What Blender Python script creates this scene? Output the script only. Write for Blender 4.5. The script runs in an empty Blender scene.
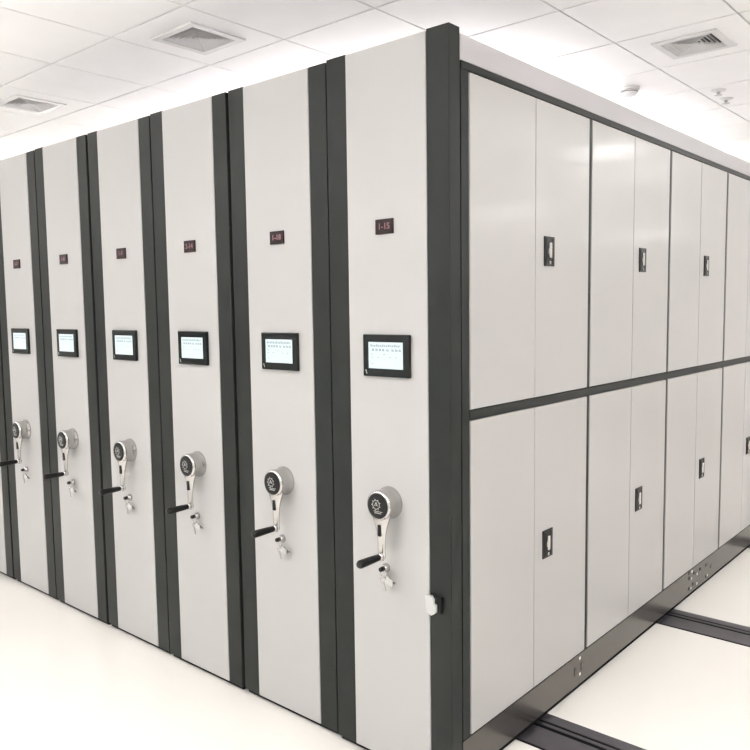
import bpy, bmesh, math, random
from mathutils import Vector, Matrix
random.seed(4)
C = bpy.context.scene.collection
PI = math.pi

# ------------------------------------------------------------------ materials
def mat(name, col, rough=.5, metal=0., noise=0., nscale=8., bump=0., bscale=200., emit=None, estr=0., spec=.5, coat=0.):
    m = bpy.data.materials.new(name); m.use_nodes = True
    nt = m.node_tree; b = nt.nodes['Principled BSDF']
    b.inputs['Base Color'].default_value = (*col, 1)
    b.inputs['Roughness'].default_value = rough
    b.inputs['Metallic'].default_value = metal
    b.inputs['Specular IOR Level'].default_value = spec
    b.inputs['Coat Weight'].default_value = coat
    b.inputs['Coat Roughness'].default_value = .12
    tc = nt.nodes.new('ShaderNodeTexCoord')
    if noise:
        n = nt.nodes.new('ShaderNodeTexNoise'); n.inputs['Scale'].default_value = nscale; n.inputs['Detail'].default_value = 4
        nt.links.new(tc.outputs['Object'], n.inputs['Vector'])
        r = nt.nodes.new('ShaderNodeValToRGB')
        r.color_ramp.elements[0].color = (*[c*(1-noise) for c in col], 1)
        r.color_ramp.elements[1].color = (*[min(1, c*(1+noise)) for c in col], 1)
        r.color_ramp.elements[0].position = .3; r.color_ramp.elements[1].position = .7
        nt.links.new(n.outputs['Fac'], r.inputs['Fac']); nt.links.new(r.outputs['Color'], b.inputs['Base Color'])
    if bump:
        n = nt.nodes.new('ShaderNodeTexNoise'); n.inputs['Scale'].default_value = bscale
        nt.links.new(tc.outputs['Object'], n.inputs['Vector'])
        bp = nt.nodes.new('ShaderNodeBump'); bp.inputs['Strength'].default_value = bump; bp.inputs['Distance'].default_value = .002
        nt.links.new(n.outputs['Fac'], bp.inputs['Height']); nt.links.new(bp.outputs['Normal'], b.inputs['Normal'])
    if emit:
        b.inputs['Emission Color'].default_value = (*emit, 1); b.inputs['Emission Strength'].default_value = estr
    return m

M = dict(
    panel=mat('front_panel_paint', (.375, .370, .365), .42, noise=.015, nscale=3, bump=.04, bscale=350),
    door=mat('door_paint', (.385, .373, .365), .36, noise=.02, nscale=2.5, bump=.04, bscale=350, coat=.15),
    body=mat('shelving_body_paint', (.44, .425, .44), .4, noise=.02, nscale=4),
    dark=mat('dark_grey_powder_coat', (.015, .0172, .0162), .45, noise=.12, nscale=6, bump=.08, bscale=500, spec=.16),
    gap=mat('black_rubber_gap', (.005, .005, .005), .8, noise=.1, spec=.1),  # near-black filling for gaps; stands in for shade under the units
    kick=mat('grey_metallic_kick', (.075, .068, .060), .24, metal=.75, noise=.08, nscale=5),
    rail=mat('rail_aluminium', (.12, .112, .125), .34, metal=.8, noise=.1, nscale=14),
    railb=mat('rail_groove_black', (.004, .004, .005), .6, noise=.1, spec=.1),
    chrome=mat('chrome', (.50, .49, .48), .17, metal=1., noise=.02),
    black=mat('black_plastic', (.005, .005, .0055), .3, noise=.1, nscale=30, spec=.25),
    grip=mat('black_rubber_grip', (.006, .006, .006), .5, noise=.1, nscale=40, spec=.25),
    glass=mat('display_bezel_black', (.004, .0065, .0065), .22, noise=.08, nscale=20, spec=.3),
    screen=mat('lit_screen', (.05, .06, .06), .25, noise=.01, emit=(.86, .98, .98), estr=.68),
    stext=mat('screen_text', (.05, .06, .07), .3, noise=.05, emit=(.40, .56, .66), estr=.36),
    led_bg=mat('red_display_face', (.012, .0018, .003), .3, noise=.1, nscale=30, spec=.25),
    digit=mat('red_display_digits', (.12, .06, .065), .4, noise=.05, emit=(.9, .45, .5), estr=.10),
    emblem=mat('silver_print', (.5, .5, .48), .35, metal=.6, noise=.05, nscale=50),
    mark_l=mat('bright_mark', (.75, .73, .7), .3, metal=.5, noise=.05),
    mark_d=mat('dark_mark', (.03, .028, .025), .5, noise=.05),
    white_pl=mat('white_plastic', (.45, .46, .45), .35, noise=.03, nscale=60),
    floor=mat('cream_floor', (.80, .775, .735), .22, noise=.012, nscale=1.6, spec=.5),
    tile=mat('ceiling_tile', (.82, .81, .80), .85, noise=.015, nscale=5, bump=.25, bscale=160),
    tback=mat('ceiling_grid_back', (.10, .095, .09), .8, noise=.05),
    wall=mat('wall_paint', (.78, .77, .755), .8, noise=.015, nscale=2, bump=.05),
    base=mat('wall_skirting', (.3, .3, .3), .5, noise=.03),
    vent=mat('vent_white', (.62, .61, .60), .5, noise=.02),
    ventd=mat('vent_inside', (.10, .10, .10), .8, noise=.1),
    lampf=mat('lamp_frame', (.8, .8, .8), .5, noise=.02),
    led=mat('lamp_diffuser', (.9, .9, .9), .6, noise=.005, emit=(1.0, .985, .975), estr=20.),
    led_up_long=mat('lamp_diffuser_up_soft', (.9, .9, .9), .6, noise=.005, emit=(1.0, .985, .975), estr=52.),  # gentler upward glow, added to brighten the ceiling
    led_up=mat('lamp_diffuser_up', (.9, .9, .9), .6, noise=.005, emit=(1.0, .985, .975), estr=66.),  # upward glow of the added pendants above the shelving
)

# ------------------------------------------------------------------ helpers
def box(bm, x0, x1, y0, y1, z0, z1, bev=0., mi=0, seg=2):
    vs = [bm.verts.new((x, y, z)) for x in (x0, x1) for y in (y0, y1) for z in (z0, z1)]
    fs = []
    for q in ((0, 1, 3, 2), (4, 6, 7, 5), (0, 4, 5, 1), (2, 3, 7, 6), (0, 2, 6, 4), (1, 5, 7, 3)):
        fs.append(bm.faces.new([vs[i] for i in q]))
    bmesh.ops.recalc_face_normals(bm, faces=fs)
    for f in fs: f.material_index = mi
    if bev:
        es = list({e for f in fs for e in f.edges})
        bmesh.ops.bevel(bm, geom=es, offset=bev, segments=seg, affect='EDGES', profile=.6, material=-1)

def lathe(bm, prof, n=32, axis='y', c=(0, 0, 0), mi=0, smooth=True, cap=True):
    rings = []
    for (r, h) in prof:
        ring = []
        for k in range(n):
            a = 2*PI*k/n; u, v = r*math.cos(a), r*math.sin(a)
            p = {'y': (u, h, v), 'z': (u, v, h), 'x': (h, u, v)}[axis]
            ring.append(bm.verts.new((p[0]+c[0], p[1]+c[1], p[2]+c[2])))
        rings.append(ring)
    fs = []
    for a, b in zip(rings, rings[1:]):
        for k in range(n):
            f = bm.faces.new((a[k], a[(k+1) % n], b[(k+1) % n], b[k])); f.smooth = smooth; fs.append(f)
    if cap:
        fs.append(bm.faces.new(rings[0])); fs.append(bm.faces.new(rings[-1]))
    for f in fs: f.material_index = mi
    bmesh.ops.recalc_face_normals(bm, faces=fs)

def tube(bm, pts, rad, n=10, closed=False, mi=0, flat=1.):
    P = [Vector(p) for p in pts]; rings = []
    N = len(P)
    for i, p in enumerate(P):
        if closed: t = P[(i+1) % N]-P[i-1]
        else: t = P[min(i+1, N-1)]-P[max(i-1, 0)]
        t.normalize()
        up = Vector((0, 1, 0)) if abs(t.y) < .9 else Vector((0, 0, 1))
        a = t.cross(up).normalized(); b = a.cross(t).normalized()
        r = rad[i] if isinstance(rad, (list, tuple)) else rad
        rings.append([bm.verts.new(p+a*r*math.cos(2*PI*k/n)+b*r*flat*math.sin(2*PI*k/n)) for k in range(n)])
    fs = []
    pr = list(zip(rings, rings[1:])) + ([(rings[-1], rings[0])] if closed else [])
    for a, b in pr:
        for k in range(n):
            f = bm.faces.new((a[k], a[(k+1) % n], b[(k+1) % n], b[k])); f.smooth = True; fs.append(f)
    if not closed: fs += [bm.faces.new(rings[0]), bm.faces.new(rings[-1])]
    for f in fs: f.material_index = mi
    bmesh.ops.recalc_face_normals(bm, faces=fs)

def prism(bm, pts, y0, y1, mi=0, bev=0.):
    a = [bm.verts.new((x, y0, z)) for x, z in pts]; b = [bm.verts.new((x, y1, z)) for x, z in pts]
    fs = [bm.faces.new(a), bm.faces.new(b)]
    n = len(pts)
    for k in range(n): fs.append(bm.faces.new((a[k], a[(k+1) % n], b[(k+1) % n], b[k])))
    for f in fs: f.material_index = mi
    bmesh.ops.recalc_face_normals(bm, faces=fs)
    if bev:
        bmesh.ops.bevel(bm, geom=list(fs[0].edges), offset=bev, segments=2, affect='EDGES')

CACHE = {}
def mesh(name, fill, mats, key=None):
    if key and key in CACHE: return CACHE[key]
    bm = bmesh.new(); fill(bm)
    me = bpy.data.meshes.new(name); bm.to_mesh(me); bm.free()
    for m in (mats if isinstance(mats, (list, tuple)) else [mats]): me.materials.append(M[m])
    if key: CACHE[key] = me
    return me
def obj(name, fill, mats, parent=None, loc=(0, 0, 0), key=None):
    o = bpy.data.objects.new(name, mesh(name, fill, mats, key)); C.objects.link(o)
    o.location = loc
    if parent: o.parent = parent
    return o
def tag(o, label=None, cat=None, group=None, kind=None):
    if label: o['label'] = label
    if cat: o['category'] = cat
    if group: o['group'] = group
    if kind: o['kind'] = kind
    return o
def thing(name, label, cat, loc, group=None):
    o = bpy.data.objects.new(name, None); C.objects.link(o); o.location = loc; o.empty_display_size = .05
    return tag(o, label, cat, group)
def struct(name, fill, mats):
    return tag(obj(name, fill, mats), kind='structure')
def copy_tree(o, parent=None):
    c = o.copy(); C.objects.link(c)
    if parent: c.parent = parent
    for ch in list(o.children): copy_tree(ch, c)
    return c
def text_mesh(s, size):
    cu = bpy.data.curves.new('digits', 'FONT'); cu.body = s; cu.size = size
    cu.align_x = 'CENTER'; cu.align_y = 'CENTER'; cu.extrude = .0006; cu.resolution_u = 3; cu.offset = size*.02
    t = bpy.data.objects.new('digits', cu); C.objects.link(t)
    bpy.context.view_layer.update()
    me = bpy.data.meshes.new_from_object(t.evaluated_get(bpy.context.evaluated_depsgraph_get()))
    me.transform(Matrix.Rotation(PI/2, 4, 'X'))
    bpy.data.objects.remove(t); bpy.data.curves.remove(cu)
    me.materials.clear(); me.materials.append(M['digit'])
    return me

# ------------------------------------------------------------------ room shell
X0, X1, Y0, Y1, H = -8.2, 4.4, -4.8, 7.4, 2.88
GX, GY, T = -1.0096, .8529, .6
def cell(i, j): return GX+i*T, GX+(i+1)*T, GY+j*T, GY+(j+1)*T
def cc(i, j): a, b, c, d = cell(i, j); return (a+b)/2, (c+d)/2
def near(x, y): return (math.floor((x-GX)/T), math.floor((y-GY)/T))
VENTS = [near(-1.91, .553), near(-3.71, .553), near(-.11, 2.353)]
LAMPS = [near(*p) for p in [(1.69, 4.75), (1.69, -1.25), (3.49, -3.65)]]  # first panel read off the door highlight; the other two added, unseen
PENDANTS = [(-.7, -1.7), (-3.1, -1.7), (-5.5, -1.7), (-.7, -3.5), (-3.1, -3.5), (2.1, -2.6), (2.1, .6), (2.1, 3.4), (2.1, 6.2), (-5.9, 1.9)]  # unseen pendants added to light the ceiling and the unit fronts
PENDANTS_SHELF = [(-1.8, 2.08), (-3.4, 2.08), (-1.75, 3.8), (-3.3, 3.8), (-1.75, 5.5)]  # hidden pendants added to brighten the ceiling above the shelving

struct('floor', lambda bm: box(bm, X0, X1, Y0, Y1, -.1, 0), 'floor')
def ceil_fill(bm):
    i0, i1 = math.floor((X0-GX)/T), math.ceil((X1-GX)/T); j0, j1 = math.floor((Y0-GY)/T), math.ceil((Y1-GY)/T)
    gx, gy = .0045, .0055
    for i in range(i0, i1):
        for j in range(j0, j1):
            a, b, c, d = cell(i, j)
            a, b, c, d = max(a, X0), min(b, X1), max(c, Y0), min(d, Y1)
            if (i, j) in LAMPS: continue
            if (i, j) in VENTS:
                w = .135; mx, my = cc(i, j)
                parts = [(a+gx, b-gx, c+gy, my-w), (a+gx, b-gx, my+w, d-gy), (a+gx, mx-w, my-w, my+w), (mx+w, b-gx, my-w, my+w)]
                for q in parts: box(bm, *q, H, H+.012)
                box(bm, a, b, c, d, H+.16, H+.17, mi=1)
                continue
            box(bm, a+gx, b-gx, c+gy, d-gy, H, H+.012)
            box(bm, a, b, c, d, H+.012, H+.02, mi=1)
    # slab above everything
    box(bm, X0, X1, Y0, Y1, H+.22, H+.3, mi=1)
struct('ceiling', ceil_fill, ['tile', 'tback'])
struct('wall_left', lambda bm: box(bm, X0-.12, X0, Y0, Y1, 0, H+.22), 'wall')
struct('wall_right', lambda bm: box(bm, X1, X1+.12, Y0, Y1, 0, H+.22), 'wall')
struct('wall_front', lambda bm: box(bm, X0, X1, Y0-.12, Y0, 0, H+.22), 'wall')
struct('wall_back', lambda bm: box(bm, X0, X1, Y1, Y1+.12, 0, H+.22), 'wall')
struct('baseboard_left', lambda bm: box(bm, X0, X0+.015, Y0, Y1, 0, .1), 'base')
struct('baseboard_right', lambda bm: box(bm, X1-.015, X1, Y0, Y1, 0, .1), 'base')
struct('baseboard_front', lambda bm: box(bm, X0+.015, X1-.015, Y0, Y0+.015, 0, .1), 'base')
struct('baseboard_back', lambda bm: box(bm, X0+.015, X1-.015, Y1-.015, Y1, 0, .1), 'base')

# ------------------------------------------------------------------ ceiling lamps (unseen, most added for their light)
LT = 'square flush LED panel recessed in the white tiled ceiling'
proto = None
for (i, j) in LAMPS:
    x, y = cc(i, j)
    if proto is None:
        proto = thing('ceiling_light', LT, 'ceiling light', (x, y, H), 'LED panels in the ceiling')
        def fr(bm):
            s = .2958
            for q in ((-s, s, -s, -s+.02), (-s, s, s-.02, s), (-s, -s+.02, -s+.02, s-.02), (s-.02, s, -s+.02, s-.02)): box(bm, *q, -.002, .012)
        obj('frame', fr, 'lampf', proto)
        obj('diffuser', lambda bm: box(bm, -.276, .276, -.276, .276, .002, .008), 'led', proto)
    else:
        c = copy_tree(proto); c.location = (x, y, H)

def make_pendant(x, y, d, l):  # added lamp, emitting up and down as fill light
    p = thing('pendant_light', l, 'pendant light', (x, y, H), 'linear pendant lamps')
    obj('housing', lambda bm: box(bm, -.60, .60, -.10, .10, -d, -d+.03, bev=.003), 'lampf', p)
    obj('lower_diffuser', lambda bm: box(bm, -.58, .58, -.09, .09, -d-.004, -d+.001), 'led', p)
    obj('upper_diffuser', lambda bm: box(bm, -.58, .58, -.09, .09, -d+.029, -d+.034), 'led_up_long' if d > .5 else 'led_up', p)
    for s in (-.5, .5): obj('cord', lambda bm, s=s: tube(bm, [(s, 0, -d+.032), (s, 0, 0)], .002, 6), 'lampf', p)
    return p
for lst, d, l in ((PENDANTS, .64, 'slim white linear pendant on long cords, hanging over the open floor'),
                  (PENDANTS_SHELF, .29, 'slim white linear pendant on short cords, hanging over the tops of the shelving')):
    pend = make_pendant(*lst[0], d, l); pend['group'] = 'linear pendants on %s cords' % ('long' if d > .5 else 'short')
    for (x, y) in lst[1:]:
        c = copy_tree(pend); c.location = (x, y, H)

# ------------------------------------------------------------------ ceiling vents
VL = ['square four-way ceiling vent above the front panels, nearer of the two on the left',
      'square four-way ceiling vent farther away at the upper left edge',
      'square ceiling vent at the upper right, above the row of side doors']
def vent_frame(bm):
    w, o = .128, .165
    for q in ((-o, o, -o, -w), (-o, o, w, o), (-o, -w, -w, w), (w, o, -w, w)): box(bm, *q, -.009, 0, bev=.002)
def vent_louvres(bm):
    for r in (.125, .105, .085, .065, .045, .025):
        lo, hi = r, max(r-.010, .004)
        A = [(lo*a, lo*b, -.004) for a, b in ((-1, -1), (1, -1), (1, 1), (-1, 1))]
        B = [(hi*a, hi*b, .014) for a, b in ((-1, -1), (1, -1), (1, 1), (-1, 1))]
        for off in (0,):
            va = [bm.verts.new(p) for p in A]; vb = [bm.verts.new(p) for p in B]
            vc = [bm.verts.new((p[0]*(1-.0025/lo), p[1]*(1-.0025/lo), p[2])) for p in A]
            vd = [bm.verts.new((p[0]*(1-.0025/max(hi, .01)), p[1]*(1-.0025/max(hi, .01)), p[2])) for p in B]
            fs = []
            for k in range(4):
                n = (k+1) % 4
                for q in ((va[k], va[n], vb[n], vb[k]), (vc[n], vc[k], vd[k], vd[n]), (va[n], va[k], vc[k], vc[n]), (vb[k], vb[n], vd[n], vd[k])):
                    fs.append(bm.faces.new(q))
            bmesh.ops.recalc_face_normals(bm, faces=fs)
def vent_box(bm):
    w = .132
    box(bm, -w, w, -w, w, .12, .125)
    for q in ((-w, w, -w, -w+.003), (-w, w, w-.003, w), (-w, -w+.003, -w+.003, w-.003), (w-.003, w, -w+.003, w-.003)): box(bm, *q, .002, .12)
vp = None
for k, (i, j) in enumerate(VENTS):
    x, y = cc(i, j)
    if k == 0:
        vp = thing('ceiling_vent', VL[0], 'vent', (x, y, H), 'air vents in the ceiling tiles')
        obj('frame', vent_frame, 'vent', vp)
        obj('louvre', vent_louvres, 'vent', vp)
        obj('duct_box', vent_box, 'ventd', vp)
    else:
        c = copy_tree(vp); c.location = (x, y, H); c['label'] = VL[k]

# smoke detector and the two little sprinkler heads
sd = thing('smoke_detector', 'round white smoke detector on the ceiling tile beyond the side doors', 'smoke detector', (-.70, 2.93, H))
obj('mount', lambda bm: lathe(bm, [(.062, 0), (.062, -.012), (.056, -.016)], 28, 'z'), 'vent', sd)
obj('sensor_head', lambda bm: lathe(bm, [(.050, -.016), (.050, -.028), (.036, -.046), (.03, -.048)], 28, 'z'), 'vent', sd)
obj('sensor_slot', lambda bm: lathe(bm, [(.0515, -.0225), (.0515, -.0265)], 28, 'z'), 'ventd', sd)
sp = None
for k, (x, y, l) in enumerate([(-.30, 3.37, 'small ceiling sprinkler at the upper right, nearer one of the pair'),
                               (-.33, 3.62, 'small ceiling sprinkler at the upper right, farther one of the pair')]):
    if k == 0:
        sp = thing('ceiling_sprinkler', l, 'sprinkler', (x, y, H), 'sprinkler heads in the ceiling')
        obj('collar', lambda bm: lathe(bm, [(.045, 0), (.043, -.006), (.022, -.010)], 24, 'z'), 'vent', sp)
        obj('nozzle', lambda bm: (lathe(bm, [(.012, -.010), (.010, -.024), (.004, -.026)], 16, 'z'), lathe(bm, [(.024, -.030), (.024, -.032)], 16, 'z'), lathe(bm, [(.004, -.026), (.004, -.030)], 10, 'z')), 'emblem', sp)
    else:
        c = copy_tree(sp); c.location = (x, y, H); c['label'] = l

# ------------------------------------------------------------------ shelving units
SEAM = [.0045, -.497, -1.019, -1.529, -2.0436, -2.554, -3.055, -3.565]
YOFF = [-.004, .004, 0, .003, 0, .002, 0]
YE = 4.36                                     # far end of the shelving
ZB = 2.337
LAB = ['tall off-white mobile shelving unit at the corner, with locker doors along its side',
       'mobile shelving unit immediately left of the corner unit',
       'third mobile shelving unit counting from the corner, crank over pale front',
       'fourth mobile shelving unit counting from the corner',
       'fifth mobile shelving unit counting from the corner',
       'sixth mobile shelving unit from the corner, its crank at the left edge',
       'farthest mobile shelving unit, only a sliver at the left edge']
NUM = ['1-15', '1-18', '2-14', '1-9', '1-8', '1-7', '1-6']

def lcrank_head(bm):
    lathe(bm, [(.050, 0), (.0535, -.004), (.0525, -.012), (.0485, -.020), (.0475, -.036), (.0485, -.050), (.0485, -.058), (.0465, -.064), (.042, -.066)], 40, 'y')
def lcap(bm): lathe(bm, [(.0415, -.065), (.041, -.0685), (.038, -.070)], 40, 'y')
def larm(bm):
    pts = [(0, -.048, -.020), (.001, -.050, -.045), (.002, -.052, -.070), (.003, -.053, -.10), (.004, -.054, -.13), (.005, -.055, -.158), (.005, -.055, -.172), (.005, -.055, -.180)]
    tube(bm, pts, [.042, .035, .024, .017, .015, .015, .014, .007], 18, flat=.42)
def linset(bm):
    box(bm, -.004, .008, -.0655, -.058, -.10, -.062, bev=.002)
def lboss(bm): lathe(bm, [(.011, -.048), (.013, -.052), (.013, -.066), (.010, -.070)], 20, 'y', c=(.005, 0, -.166))
def lgrip(bm): lathe(bm, [(.0085, -.068), (.0105, -.074), (.0120, -.10), (.0135, -.145), (.0135, -.160), (.010, -.167), (.004, -.169)], 24, 'y', c=(.005, 0, -.166))
def lemblem(bm):
    y = -.0703
    pts = [(-.004+.014*math.cos(2*PI*k/28), y, .004+.014*math.sin(2*PI*k/28)) for k in range(28)]
    tube(bm, pts, .0009, 6, closed=True)
    for k in range(9):
        a = 2*PI*k/9+.4; r = .0175
        x, z = -.004+r*math.cos(a), .004+r*math.sin(a)
        box(bm, x-.0012, x+.0012, y-.0008, y+.0008, z-.0012, z+.0012)
    for s in (-1, 1):
        tube(bm, [(-.004, y, .012), (-.004+s*.006, y, 0)], .0011, 6)
    tube(bm, [(-.007, y, .002), (.000, y, .002)], .0008, 6)
    tube(bm, [(-.014, y, -.017), (.022, y, -.017)], .0009, 6)
    for k in range(7): box(bm, -.010+k*.004, -.0078+k*.004, y-.0005, y+.0005, -.024, -.0205)

def lbezel(bm): box(bm, -.096, .096, -.012, 0, -.068, .068, bev=.003)
def lscreen(bm): box(bm, -.071, .071, -.0128, -.0118, -.0415, .0435)
def lstext(bm):
    r = random.Random(3)
    y0, y1 = -.0131, -.0127
    x = -.062
    for k in range(15):
        w = .0055; box(bm, x, x+w*.8, y0, y1, .0285, .0345 if k % 3 else .0365); x += .0083
    for x in (-.056, -.041, -.027, -.013, .005, .026, .041, .055):
        box(bm, x, x+.0035, y0, y1, .0145, .022); box(bm, x+.005, x+.0085, y0, y1, .0145, .0225 if x < 0 else .020)
    for z in (.004, -.006, -.016, -.026):
        for q in range(5):
            if r.random() < .45: box(bm, -.06+q*.025, -.06+q*.025+.010, y0, y1, z, z+.0015)
def lsheen(bm): prism(bm, [(-.086, -.046), (-.083, -.046), (-.078, -.060), (-.081, -.060)], -.0126, -.0118)  # slanted glint on the bezel, built as a silver strip

def unit(k):
    xr, xl = SEAM[k], SEAM[k+1]
    g = .006
    w = (xr-xl)/2; cx = (xr+xl)/2
    t = thing('mobile_shelving_unit', LAB[k], 'mobile shelving', (cx, YOFF[k], 0), 'row of mobile shelving units')
    hr = w-(0 if k == 0 else g); hl = -w+g                # right and left limits, local
    sr, sl = (.084 if k == 0 else .0835), .0865              # widths of the dark strips
    pr, pl = hr-sr, hl+sl
    ph = .05
    # front
    obj('front_panel', lambda bm: box(bm, pl, pr, -.002, ph, .023, 2.350, bev=.0045, seg=3), 'panel', t)
    def strip(a, b, zt, d=.0555):
        return lambda bm: (box(bm, a, b, 0, d, .022, zt, bev=.0025))
    obj('edge_strip', strip(hl, pl-.0008, 2.352), 'dark', t)
    obj('edge_strip', strip(pr+.0008, hr, 2.355 if k == 0 else 2.350), 'dark', t)
    if k == 0: obj('side_groove', lambda bm: box(bm, pl, hr-.012, .056, .070, .05, 2.262), 'gap', t)
    # body
    def body(bm):
        xr_ = hr-.014 if k == 0 else hr-.006
        box(bm, hl+.006, xr_, .0705, YE-.001, .05, 2.262 if k == 0 else ZB)
    obj('shelf_body', body, 'dark' if k == 0 else 'body', t)
    obj('chassis', lambda bm: box(bm, hl+.004, hr-.010, .014, YE-.01, .0045, .05), 'gap', t)  # base block coloured black for the shadow gap under the unit
    # electronics
    e = obj('control_screen', lbezel, 'glass', t, (.0085, -.002, 1.382), 'bezel')
    obj('screen', lscreen, 'screen', e, (0, 0, 0), 'screen')
    obj('screen_text', lstext, 'stext', e, (0, 0, 0), 'stext')
    obj('corner_sticker', lsheen, 'emblem', e, (0, 0, 0), 'sheen')
    d = obj('number_display', lambda bm: box(bm, -.036, .036, -.006, 0, -.0235, .0235, bev=.0015), 'led_bg', t, (.003, -.002, 1.7905), 'ndisp')
    if k == 0: d['label'] = 'small dark red number display'
    tm = text_mesh(NUM[k], .027)
    n = bpy.data.objects.new('digits', tm); C.objects.link(n); n.parent = d; n.location = (0, -.0064, 0)
    # crank
    c = obj('crank_handle', lcrank_head, 'chrome', t, (.009, .004, .905), 'crank')
    obj('hub_cap', lcap, 'black', c, key='hubcap')
    obj('emblem', lemblem, 'emblem', c, key='emblem')
    obj('arm', larm, 'chrome', c, key='arm')
    obj('arm_inset', linset, 'black', c, key='inset')
    obj('pivot', lboss, 'chrome', c, key='boss')
    gr = obj('grip', lgrip, 'grip', c, key='grip')
    # lock under the crank
    l = obj('key_lock', lambda bm: lathe(bm, [(.015, 0), (.015, -.006), (.011, -.012), (.010, -.018)], 24, 'y'), 'chrome', t, (-.008, -.002, .684), 'lock')
    obj('keyhole_core', lambda bm: lathe(bm, [(.0085, -.017), (.0080, -.020)], 20, 'y'), 'black', l, key='core')
    if k == 0: side(t, cx, hr, hl)
    return t

def side(t, cx, hr, hl):
    # everything on the long right side of the corner unit, x = 0 plane -> local -cx
    X = hr
    YF = .106
    b = [.933, 1.764, 2.601, 3.439, 4.277]
    def frame(bm):
        box(bm, X-.013, X-.004, .066, YF, .150, 2.262)                       # post behind the column
        box(bm, X-.013, X-.002, .066, YE, 2.241, 2.264, bev=.001)             # top bar
        box(bm, X-.013, X-.002, YF, YE, 1.181, 1.211, bev=.001)               # middle bar
        for y in b[:-1]:
            box(bm, X-.013, X-.005, y-.011, y+.011, .152, 2.240)
        box(bm, X-.013, X-.002, b[-1]-.011, YE, .150, 2.240)
    f = obj('side_frame', frame, 'dark', t)
    obj('fascia', lambda bm: box(bm, hl+.002, X-.003, .062, YE, 2.265, ZB+.003, bev=.002), 'body', t)
    kp = obj('kick_plate', lambda bm: box(bm, X-.02, X-.001, .060, YE, .026, .150, bev=.0015), 'kick', t)
    def marks(pts, w, h):
        def f(bm):
            for (y, z) in pts: box(bm, X-.0012, X+.0006, y-w, y+w, z-h, z+h)
        return f
    d1 = [(2.128, .141), (2.295, .116), (2.202, .12), (2.13, .111), (2.129, .056), (2.392, .112), (2.397, .047), (2.479, .082), (2.187, .066)]
    w1 = [(.878, .132), (.879, .066), (2.164, .137), (2.245, .102), (2.158, .101), (2.243, .05), (2.152, .051), (2.411, .049)]
    for p in [(.8405, .09), (.899, .093)]: obj('maker_mark', marks([p], .008, .017), 'mark_d', kp)
    for p in d1: obj('maker_mark', marks([p], .010, .008), 'mark_d', kp)
    for p in w1: obj('maker_mark', marks([p], .006, .005), 'mark_l', kp)
    starts = [YF+.004]+[y+.013 for y in b[:-1]]
    ends = [y-.013 for y in b]
    mids = [.511]+[(a+c_)/2 for a, c_ in zip(starts[1:], ends[1:])]
    for s, m, e in zip(starts, mids, ends):
        for (z0, z1) in ((.153, 1.178), (1.214, 2.238)):
            for q, (a, c_) in enumerate(((s, m-.0012), (m+.0012, e))):
                def dr(bm, a=a, c_=c_, z0=z0, z1=z1): box(bm, -.013, 0, 0, c_-a, 0, z1-z0, bev=.0028, seg=2)
                dd = obj('door', dr, 'door', t, (X-.0015, a, z0))
                if q == 1:
                    zc = (1.7255 if z0 > 1 else .668)-z0
                    obj('door_handle', handle, ['black', 'chrome'], dd, (0, m+.094-a, zc), 'handle')

def handle(bm):
    # recessed pull: black surround with a silver lever and a small key barrel
    box(bm, 0, .0045, -.036, .036, -.052, .052, bev=.0015, mi=0)
    box(bm, .0040, .0065, -.027, -.019, -.045, .045, mi=0)
    box(bm, .0040, .0065, .019, .027, -.045, .045, mi=0)
    n0 = len(bm.faces)
    box(bm, .0045, .011, -.009, .008, -.024, .031, bev=.003, mi=1)
    box(bm, .0045, .008, -.013, .003, -.010, .010, bev=.001, mi=1)
    lathe(bm, [(.0065, .0045), (.0065, .008), (.0045, .0085)], 14, 'x', c=(0, 0, -.039), mi=1)
    for f in list(bm.faces)[n0:]: f.material_index = 1

units = [unit(k) for k in range(7)]

# clasp on the corner column
u1 = units[0]
def clasp_pad(bm): box(bm, -.012, .034, -.016, 0, -.028, .026, bev=.005)
def clasp_cap(bm):
    prism(bm, [(-.018, .026), (.002, .028), (.012, .018), (.012, .004), (.021, .001), (.021, -.021), (.005, -.034), (-.014, -.024)], -.026, -.014)
cl = obj('latch', clasp_pad, 'grip', u1, (-.092+.2485+.029, .001, .612))
cp = obj('latch_cap', clasp_cap, 'white_pl', cl)
cp['label'] = 'white plastic cap of the latch'

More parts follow.
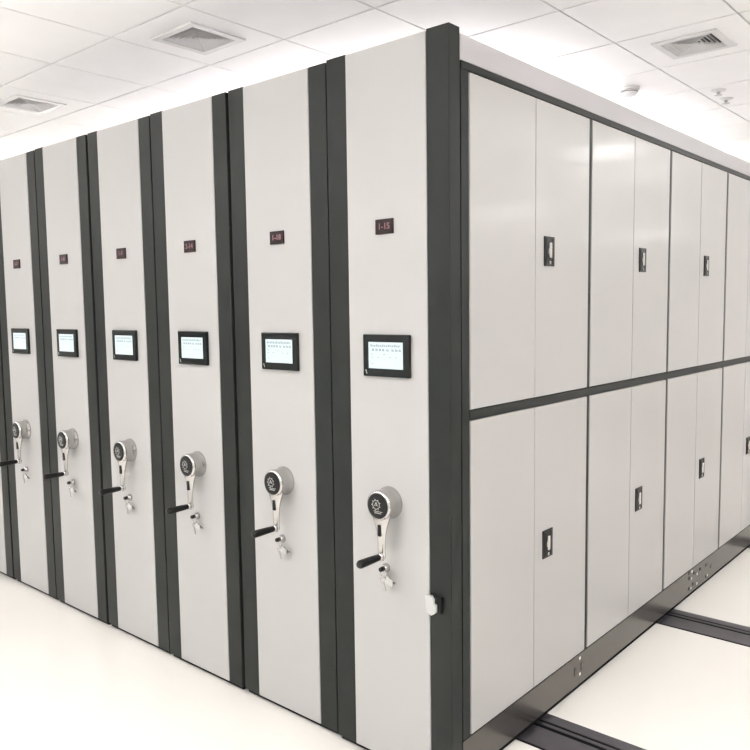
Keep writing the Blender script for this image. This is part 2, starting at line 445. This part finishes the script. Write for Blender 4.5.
# ------------------------------------------------------------------ key sets hanging from the locks
KL = ['pair of silver keys hanging below the crank of the corner unit',
      'keys hanging below the crank of the unit next to the corner one',
      'keys hanging below the crank of the third unit from the corner',
      'keys hanging below the crank of the fourth unit from the corner',
      'keys hanging below the crank of the fifth unit from the corner',
      'keys hanging below the crank of the sixth unit, at the left edge']
def key_fill(bm):
    pts = [(.009*math.cos(2*PI*q/16), 0, -.010+.009*math.sin(2*PI*q/16)) for q in range(16)]
    tube(bm, pts, .0032, 8, closed=True, flat=.35)
    box(bm, -.0028, .0028, -.0011, .0011, -.046, -.018)
    for z in (-.044, -.038, -.031): box(bm, .0028, .0052, -.0011, .0011, z, z+.0035)
kp0 = None
for k in range(6):
    cx = (SEAM[k]+SEAM[k+1])/2
    loc = (cx-.006, YOFF[k]-.002, .684)
    if k == 0:
        kp0 = thing('key_set', KL[0], 'keys', loc, 'keys hanging from the shelving locks')
        obj('key_ring', lambda bm: tube(bm, [(.003+.012*math.cos(2*PI*q/24), -.022, -.014+.012*math.sin(2*PI*q/24)) for q in range(24)], .0012, 8, closed=True), 'chrome', kp0)
        def stem(bm):
            lathe(bm, [(.007, -.018), (.008, -.024), (.007, -.032)], 16, 'y', c=(-.003, 0, 0))
        obj('lock_key', stem, 'black', kp0)
        a = obj('key', key_fill, 'chrome', kp0, (.010, -.0205, -.025), 'key'); a.rotation_euler = (0, -1.2, .1)
        b_ = obj('key', key_fill, 'chrome', kp0, (.0, -.0235, -.026), 'key'); b_.rotation_euler = (0, -.25, -.1)
        tg = obj('key_tag', lambda bm: box(bm, -.010, .010, -.001, .001, -.034, -.004, bev=.0009), 'white_pl', kp0, (.012, -.026, -.028)); tg.rotation_euler = (0, -1.25, 0)
    else:
        c = copy_tree(kp0); c.location = loc; c['label'] = KL[k]

# ------------------------------------------------------------------ floor rails
RL = ['dark twin-groove floor rail nearest the front, running right from the corner unit',
      'dark floor rail further back along the side doors',
      'dark floor rail at the far end of the side doors']
def rail(bm):
    L0, L1 = -3.62, 4.30
    box(bm, L0, L1, 0, .228, 0, .0015, mi=1)
    box(bm, L0, L1, .007, .122, .0015, .0040, bev=.0008, mi=0)
    box(bm, L0, L1, .142, .158, .0015, .0040, mi=0)
    box(bm, L0, L1, .172, .222, .0015, .0040, bev=.0008, mi=0)
for k, y in enumerate((.402, 1.712, 3.215)):
    o = obj('floor_rail', rail, ['rail', 'railb'], None, (0, y, 0), 'rail')
    tag(o, RL[k], 'floor rail', 'rails set in the floor')

# ------------------------------------------------------------------ camera
r = Vector((0.75631284, 0.65407048, -0.01351653)); u = Vector((-0.04677914, 0.07467638, 0.99611001)); fw = Vector((-0.65253551, 0.7527385, -0.08707556))
cam = bpy.data.cameras.new('camera'); co = bpy.data.objects.new('camera', cam); C.objects.link(co)
co.matrix_world = Matrix(((r.x, u.x, -fw.x, 1.35549), (r.y, u.y, -fw.y, -1.90829), (r.z, u.z, -fw.z, 1.53757), (0, 0, 0, 1)))
cam.sensor_width = 36; cam.lens = 777.28/750*36; cam.clip_start = .05
bpy.context.scene.camera = co

w = bpy.data.worlds.new('world'); bpy.context.scene.world = w; w.use_nodes = True
w.node_tree.nodes['Background'].inputs['Color'].default_value = (.9, .92, 1, 1)
w.node_tree.nodes['Background'].inputs['Strength'].default_value = 0.2
vs = bpy.context.scene.view_settings
vs.view_transform = 'Standard'; vs.look = 'None'; vs.gamma = 1; vs.use_curve_mapping = False; vs.exposure = 0.4
